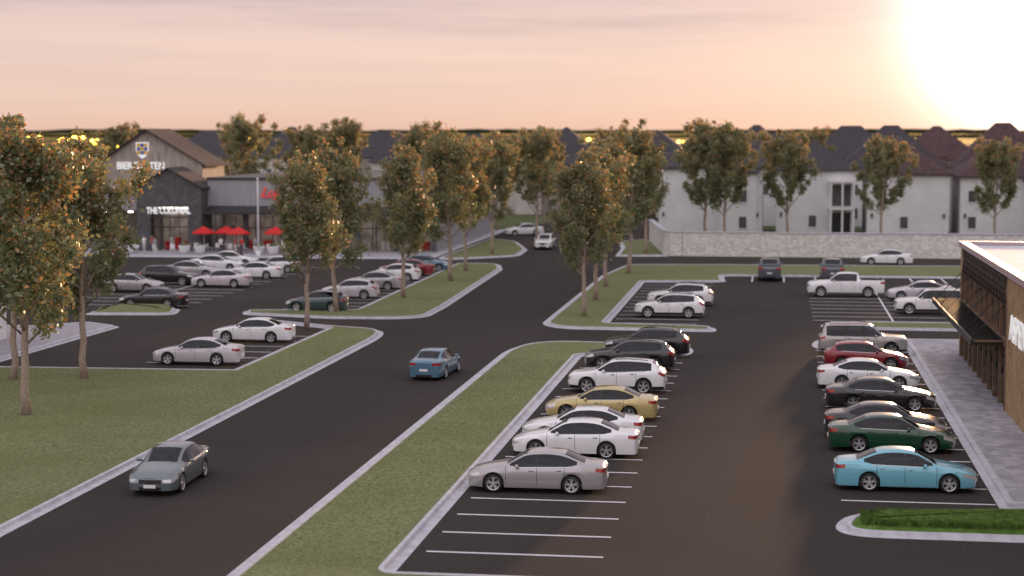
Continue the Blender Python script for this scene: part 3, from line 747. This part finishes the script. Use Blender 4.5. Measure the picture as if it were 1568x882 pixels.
def umbrella(x,y):
    b=MB(); b.tube([(0,0,0),(0,0,2.6)],[.03,.03],whitem,6); n=8; rr_=1.3
    for k in range(n):
        a=2*math.pi*k/n;c=2*math.pi*(k+1)/n
        b.face([(rr_*math.cos(a),rr_*math.sin(a),2.1),(rr_*math.cos(c),rr_*math.sin(c),2.1),(0,0,2.75)],redm)
        b.face([(rr_*math.cos(a),rr_*math.sin(a),1.95),(rr_*math.cos(c),rr_*math.sin(c),1.95),(rr_*math.cos(c),rr_*math.sin(c),2.1),(rr_*math.cos(a),rr_*math.sin(a),2.1)],redm)
    b.lathe((0,0,0),'z',[(0.0,.3),(.08,.28),(.1,.02)],darkm,12)
    b.lathe((0,0,.72),'z',[(0,0.02),(0,.5),(.04,.5),(.04,.02)],whitem,14)
    b.obj('patio_umbrella',loc=(x,y,.11))
for x,y in ((-60.4,184.6),(-58.2,185.6),(-56.4,184.0),(-52.6,185.0),(-49.4,184.4)): umbrella(x,y)
def chair(x,y,rz):
    b=MB()
    for i in (-.2,.2):
        for j in (-.2,.2): b.tube([(i,j,0),(i,j,.45)],[.02,.02],whitem,5)
    b.box(-.24,.24,-.24,.24,.45,.49,whitem); b.box(-.24,.24,.2,.24,.492,.95,whitem)
    b.obj('patio_chair',loc=(x,y,.11),rz=rz)
for i,(x,y) in enumerate([(-61.2,184.2),(-59.7,184.4),(-59.0,185.0),(-57.4,185.3),(-57.2,183.7),(-55.6,183.9),(-53.4,184.6),(-51.8,184.8),(-50.2,184.2),(-48.6,184.3),(-62.4,183.2),(-67.4,183.0),(-65.2,182.8),(-63.1,182.4)]): chair(x,y,i*1.7)
def planter(x,y):
    b=MB(); b.lathe((0,0,0),'z',[(0,.001),(0,.38),(.2,.52),(.75,.62),(.85,.66),(.85,.56),(.7,.5),(.7,.001)],whitem,18)
    rng=random.Random(x)
    for k in range(60):
        a=rng.uniform(0,6.28);l=rng.uniform(.2,.6);q=Vector((math.cos(a)*.3,math.sin(a)*.3,.7)); e=q+Vector((math.cos(a)*l*.5,math.sin(a)*l*.5,l)); n_=Vector((-math.sin(a),math.cos(a),0))*.05
        b.face([q-n_,q+n_,e],leafA)
    b.obj('planter',loc=(x,y,.11))
for x in (-68.9,-67.6,-61.6,-59.9,-53.5,-52,-46): planter(x,181.8)
def person(x,y,rz,shirt,pants):
    me=bpy.data.meshes.new('person')
    J=[(0,0,.95),(0,0,1.15),(0,0,1.40),(0,0,1.50),(0,-.01,1.62),(0,0,1.74),(.19,0,1.40),(.24,.02,1.12),(.25,-.08,.88),(-.19,0,1.40),(-.24,0,1.12),(-.23,-.12,.90),(.10,0,.90),(.11,-.05,.50),(.12,.05,.08),(.12,-.12,.04),(-.10,0,.90),(-.11,.04,.50),(-.12,.14,.08),(-.12,-.03,.04)]
    Ed=[(0,1),(1,2),(2,3),(3,4),(4,5),(2,6),(6,7),(7,8),(2,9),(9,10),(10,11),(0,12),(12,13),(13,14),(14,15),(0,16),(16,17),(17,18),(18,19)]
    rad=[.15,.13,.15,.055,.095,.08,.065,.045,.035,.065,.045,.035,.09,.06,.045,.04,.09,.06,.045,.04]
    me.from_pydata(J,Ed,[]); o=bpy.data.objects.new('person',me); COL.objects.link(o)
    o.modifiers.new('s','SKIN'); o.modifiers.new('u','SUBSURF').levels=1
    for i,d in enumerate(me.skin_vertices[0].data): d.radius=(rad[i],rad[i]*.85); d.use_root=(i==0)
    bpy.context.view_layer.update()
    m2=bpy.data.meshes.new_from_object(o.evaluated_get(bpy.context.evaluated_depsgraph_get()))
    bpy.data.objects.remove(o)
    m2.materials.clear()
    for m in (mat('skin',(.45,.27,.2),.6),shirt,pants,mat('hair',(.04,.025,.015),.7)): m2.materials.append(m)
    for p in m2.polygons:
        z=p.center.z; p.use_smooth=True
        p.material_index=3 if z>1.70 or (z>1.6 and p.center.y>.03) else 0 if z>1.47 or (abs(p.center.x)>.19 and z<1.2 and z>.8) else 1 if z>.95 else 2
    o=bpy.data.objects.new('person',m2); COL.objects.link(o); o.location=(x,y,.11); o.rotation_euler=(0,0,rz)
sh=[mat('shirt_white',(.75,.75,.75),.8),mat('shirt_red',(.5,.04,.04),.8),mat('shirt_grey',(.3,.32,.36),.8)]; pn=mat('trousers',(.06,.07,.1),.8)
for i,(x,y) in enumerate([(-66.8,183.8),(-66.0,184.1),(-64.0,184.6),(-57.9,182.6),(-56.4,182.9),(-54.3,183.1),(-69.6,183.5),(-55.5,182.2),(-64.8,181.6),(-51.2,182.6)]): person(x,y,i*1.3,sh[i%3],pn if i%2 else sh[0])
b=MB(); b.tube([(0,0,0),(0,0,6),(0,0,7.8)],[.11,.09,.07],whitem,10); b.lathe((0,0,0),'z',[(0,.25),(.4,.22),(.45,.1)],whitem,12); b.lathe((0,0,7.8),'z',[(0,.07),(.05,.14),(.18,.14),(.24,.01)],whitem,10); b.obj('flagpole',loc=(-53.2,180.5,.1))
E=empty('white_building'); b=MB(); b.box(-72,-47.4,86,105.6,0,6.8,whitem); b.obj('walls',E)
b=MB(); b.box(-72.2,-47.2,85.8,105.8,6.802,7.1,concrete); b.obj('parapet',E)
b=MB()
for y in (88,93,98,102): b.box(-47.42,-47.34,y,y+1.8,1,3.2,darkm)
b.obj('windows',E)
# ------------------------------------------------------------------ right building
E=empty('brick_shop_building')
brown=noisy('brown_timber',(0.14,0.09,0.06),(0.23,0.15,0.10),3,.7,5)
X=10.6
b=MB()
b.box(X,45,55,83.9,0,6.35,tanbrick)
b.box(X+.25,45,84,106,0,6.35,tanbrick)
b.box(X-.02,X+.6,105.2,106.1,0,6.35,tanbrick)
b.box(X-.02,X+.24,83.9,84.8,0,6.35,tanbrick)
b.obj('walls',E)
b=MB()
lav=mat('coping',(0.42,0.33,0.35),.5); memb=noisy('roof_membrane',(0.55,0.55,0.60),(0.67,0.67,0.72),.5,.8)
b.box(X-.15,X+.35,54.8,106.3,6.352,6.65,lav); b.box(X+.35,45.2,105.8,106.3,6.352,6.65,lav)
b.box(X+.352,45,55,105.79,6.353,6.42,memb)
for (x,y) in ((16,92),(22,84),(19,70)): b.box(x,x+1.8,y,y+1.4,6.42,7.0,concrete)
b.obj('roof',E)
b=MB()
b.box(X-.02,X+.24,84.8,105.2,4.9,6.35,brown)
b.box(X-.03,X+.24,84.8,105.2,3.0,3.35,brown)
for k in range(10):
    y=84.8+k*2.267; b.box(X-.06,X+.24,y-.14,y+.14,0,4.9,brown)
b.obj('timber_frame',E)
b=MB()
lat=mat('lattice',(0.05,0.035,0.03),.6)
for k in range(17):
    y=85+k*1.2
    for sgn in (1,-1):
        for o_ in (0,.6):
            ya_,yb_=(y+o_,y+o_+1.2) if sgn>0 else (y+o_+1.2,y+o_)
            if max(ya_,yb_)>105.2: continue
            xo=X-.06 if o_==0 else X-.045
            b.tube([(xo,ya_,4.97),(xo,yb_,6.3)],[.035,.035],lat,4)
b.obj('diamond_lattice',E)
b=MB()
dg=mat('dark_glass',(0.012,0.012,0.014),0.06,spec=.8)
b.box(X+.12,X+.2,84.9,105.1,3.36,4.89,dg); b.box(X+.12,X+.2,84.9,105.1,.13,2.99,dg)
for k in range(9):
    y=84.8+k*2.267+1.133; b.box(X+.04,X+.118,y-.04,y+.04,.13,2.99,darkm); b.box(X+.04,X+.118,y-.04,y+.04,3.36,4.89,darkm)
    b.box(X+.045,X+.115,y-1.0,y+1.0,2.3,2.38,darkm)
b.obj('windows',E)
b=MB()
b.box(9.15,X-.07,85.5,106.4,3.18,3.26,brown); b.box(9.05,9.15,85.4,106.5,3.02,3.32,darkm)
for k in range(20):
    y=85.7+k*1.08; b.box(9.15,X-.07,y-.04,y+.04,3.04,3.175,darkm)
for k in range(40):
    y=85.7+k*.53; b.box(9.15,X-.07,y-.03,y+.03,3.262,3.31,darkm)
for k in range(7):
    y=86+k*3.3; b.tube([(9.15,y,3.3),(X,y,4.85)],[.025,.025],darkm,5)
b.obj('canopy',E)
b=MB()
for k in range(9):
    y=85.4+k*2.2; b.box(X-.16,X-.065,y-.08,y+.08,1.75,2.05,darkm)
b.obj('wall_lanterns',E)
text('sign_letters','ASPEN',(X-.08,83.2,4.1),(R(90),0,R(-90)),1.7,whitet,E,align='LEFT',bold=.0,sx=1.1)
# ------------------------------------------------------------------ stone wall
stone=mat('limestone',(0.5,0.48,0.45),.9,spec=.2)
vs=coords(stone,(1.0,1.0,2.0),world=True)
vo=N(stone,'ShaderNodeTexVoronoi'); vo.inputs['Scale'].default_value=2.6; L(stone,vs,vo.inputs['Vector'])
vd=N(stone,'ShaderNodeTexVoronoi'); vd.feature='DISTANCE_TO_EDGE'; vd.inputs['Scale'].default_value=2.6; L(stone,vs,vd.inputs['Vector'])
sx_=N(stone,'ShaderNodeSeparateXYZ'); L(stone,vo.outputs['Color'],sx_.inputs[0])
cst=ramp(stone,sx_.outputs['X'],[(0.1,(0.62,0.59,0.56)),(0.5,(0.72,0.69,0.66)),(0.9,(0.82,0.80,0.78))])
setc(stone,mix(stone,ramp(stone,vd.outputs['Distance'],[(0.0,(1,1,1)),(0.06,(0,0,0))]),cst,(0.42,0.40,0.38)))
bump(stone,vd.outputs['Distance'],.4,.05)
b=MB()
path=[(60,188.2),(24.9,187.4),(-9.6,187.2),(-10.9,187.6),(-11.5,188.6),(-14.6,212)]
for i in range(len(path)-1):
    a=Vector(path[i]);c=Vector(path[i+1]);d=(c-a).normalized();n_=Vector((-d.y,d.x))*.22
    for (A,zlo,zhi,mm_) in ((n_,0,2.45,stone),(n_*1.35,2.452,2.56,concrete)):
        q=[a-A,c-A,c+A,a+A]
        lo=[(p.x,p.y,zlo) for p in q];hi=[(p.x,p.y,zhi) for p in q]
        b.face(hi,mm_); 
        for k in range(4): b.face([lo[k],lo[(k+1)%4],hi[(k+1)%4],hi[k]],mm_)
b.obj('stone_wall')
# ------------------------------------------------------------------ houses
roofs=[noisy('house_roof_dark',(0.045,0.042,0.048),(0.08,0.073,0.08),2,0.9),noisy('house_roof_brown',(0.065,0.040,0.042),(0.11,0.068,0.07),2,0.9)]
walls=[whitem,noisy('cream_render',(0.55,0.52,0.50),(0.65,0.62,0.6),.6,.9),noisy('tan_render',(0.32,0.27,0.24),(0.42,0.36,0.32),.6,.9)]
def hip(b,x0,x1,y0,y1,z,h,m,ov=.5):
    x0-=ov;x1+=ov;y0-=ov;y1+=ov; wx,wy=x1-x0,y1-y0
    i=min(wx,wy)/2
    if wx>=wy: r1,r2=(x0+i,(y0+y1)/2,z+h),(x1-i,(y0+y1)/2,z+h)
    else: r1,r2=((x0+x1)/2,y0+i,z+h),((x0+x1)/2,y1-i,z+h)
    A,B,C,D=(x0,y0,z),(x1,y0,z),(x1,y1,z),(x0,y1,z)
    if wx>=wy: fs=[[A,B,r2,r1],[B,C,r2],[C,D,r1,r2],[D,A,r1]]
    else: fs=[[A,B,r1],[B,C,r2,r1],[C,D,r2],[D,A,r1,r2]]
    for f_ in fs: b.face(f_,m)
    b.face([(x0,y0,z-.15),(x1,y0,z-.15),(x1,y1,z-.15),(x0,y1,z-.15)],m)
    for p,q in ((A,B),(B,C),(C,D),(D,A)): b.face([(p[0],p[1],z-.15),(q[0],q[1],z-.15),q,p],m)
wind=mat('house_window',(0.10,0.10,0.11),.1)
def house(x,y,w_,d_,hw_=6.5,rh=4,wi=0,ri=0,wing=True,wn=.45,porch=False):
    E=empty('two_storey_house',(x,y,0)); rg=random.Random(int(x*7+y)); wm=walls[wi]; rm=roofs[ri]
    b=MB(); b.box(0,w_,0,d_,0,hw_,wm)
    if wing: b.box(w_*.6,w_*.94,-2.5,-.002,0,hw_*.94,wm)
    b.obj('walls',E)
    b=MB(); hip(b,0,w_,0,d_,hw_+.16,rh,rm)
    if wing: hip(b,w_*.6,w_*.94,-2.5,5,hw_*.94+.16,rh*.6,rm,.4)
    b.obj('roof',E)
    if porch:
        b=MB()
        b.box(w_-3.2,w_-.1,-2.2,-.003,3.3,3.6,wm); b.box(w_-3.2,w_-.1,-2.2,-.003,6.6,6.9,wm)
        for xx in (w_-3.1,w_-1.7,w_-.35): b.box(xx,xx+.25,-2.15,-1.9,0,3.3,wm); b.box(xx,xx+.25,-2.15,-1.9,3.6,6.6,wm)
        b.box(w_-2.8,w_-.5,-.05,-.004,0,2.9,darkm); b.box(w_-2.8,w_-.5,-.05,-.004,3.7,6.3,wind)
        b.obj('balcony_porch',E)
    b=MB()
    for zz in (1.1,4.3):
        for k in range(int((w_-(3.5 if porch else 0))/3)):
            if rg.random()<wn: continue
            xx=1+k*3
            if wing and xx+1>w_*.58 and xx<w_*.95: yy=-2.5 if w_*.62<xx<w_*.94-1.1 else None
            else: yy=0
            if yy is None: continue
            b.box(xx,xx+.9,yy-.06,yy-.003,zz,zz+1.4,wind)
            b.box(xx-.12,xx+1.02,yy-.09,yy-.062,zz-.12,zz-.0,wm)
    for xx in ((.6,w_-.6) if not porch else (.6,)): b.box(xx-.1,xx+.1,-.25,-.003,2.4,2.9,darkm)
    if b.f: b.obj('windows',E)
house(-14.5,224,12.8,14,8.3,3.4,0,0,True,.75); house(0.0,226,9.6,13,8.0,3.6,0,0,False,.7,True); house(11,224,9.8,13,7.6,3.8,0,1,False,.75); house(22.2,225,13,15,7.3,4.6,0,1,True,.8); house(37,224,16,14,7.8,4.4,0,1,True,.75)
rgh=random.Random(5)
for i,x in enumerate(np.arange(-64,60,15.5)):
    house(x+rgh.uniform(-2,2),275+rgh.uniform(-8,8),rgh.uniform(11,14),13,rgh.uniform(7.2,8.0),rgh.uniform(4.6,5.8),rgh.choice((1,2,1,0)),1 if x>10 else 0)
for i,x in enumerate(np.arange(-120,90,18)):
    house(x+rgh.uniform(-2,2),335+rgh.uniform(-10,10),rgh.uniform(13,17),13,rgh.uniform(7.4,8.2),rgh.uniform(4.8,6.2),rgh.choice((1,2,2)),1 if x>20 else 0)
for i,x in enumerate(np.arange(-10,60,15)): house(x+4,248,13,11,7.8,rgh.uniform(4.6,6.2),0,1 if x>5 else 0)
for x,y,h in [(-45,262,11.5),(6,300,12.5),(40,300,12.5)]: tree(x,y,h,True)
tl=noisy('distant_foliage',(0.02,0.028,0.012),(0.045,0.055,0.022),.02,0.95)
rng=np.random.default_rng(9)
for (yy,hh,step) in ((3400,6,26),(7500,19,60)):
    b=MB(); xs_=np.arange(-yy*.75,yy*.75,step); prev=None
    for x in xs_:
        h=hh*(.72+.3*rng.random()+.15*math.sin(x*.004)); p=(x,yy+rng.uniform(-20,20),h)
        if prev: 
            b.face([(prev[0],prev[1],-.1),(p[0],p[1],-.1),p,prev],tl); b.face([prev,p,(p[0],p[1]+80,p[2]*.9),(prev[0],prev[1]+80,prev[2]*.9)],tl)
        prev=p
    b.obj('distant_treeline')
glowm=mat('sun_glint_glow',(1,.7,.2),.5,emit=(1.0,.60,.08),es=14)  # added glow standing in for sun glints along the horizon
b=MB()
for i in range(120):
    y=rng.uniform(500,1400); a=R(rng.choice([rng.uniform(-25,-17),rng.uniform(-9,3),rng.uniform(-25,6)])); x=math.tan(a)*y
    z=rng.uniform(5,9.5); r_=rng.uniform(.5,1.0)*y/900; b.ellipsoid((x,y,z),(r_,r_,r_*.7),glowm,8,5); b.tube([(x,y,0),(x,y,z-.3)],[.12,.08],darkm,5)  # glowing blob for a sun glint, on an invented pole
b.obj('horizon_sun_glints')
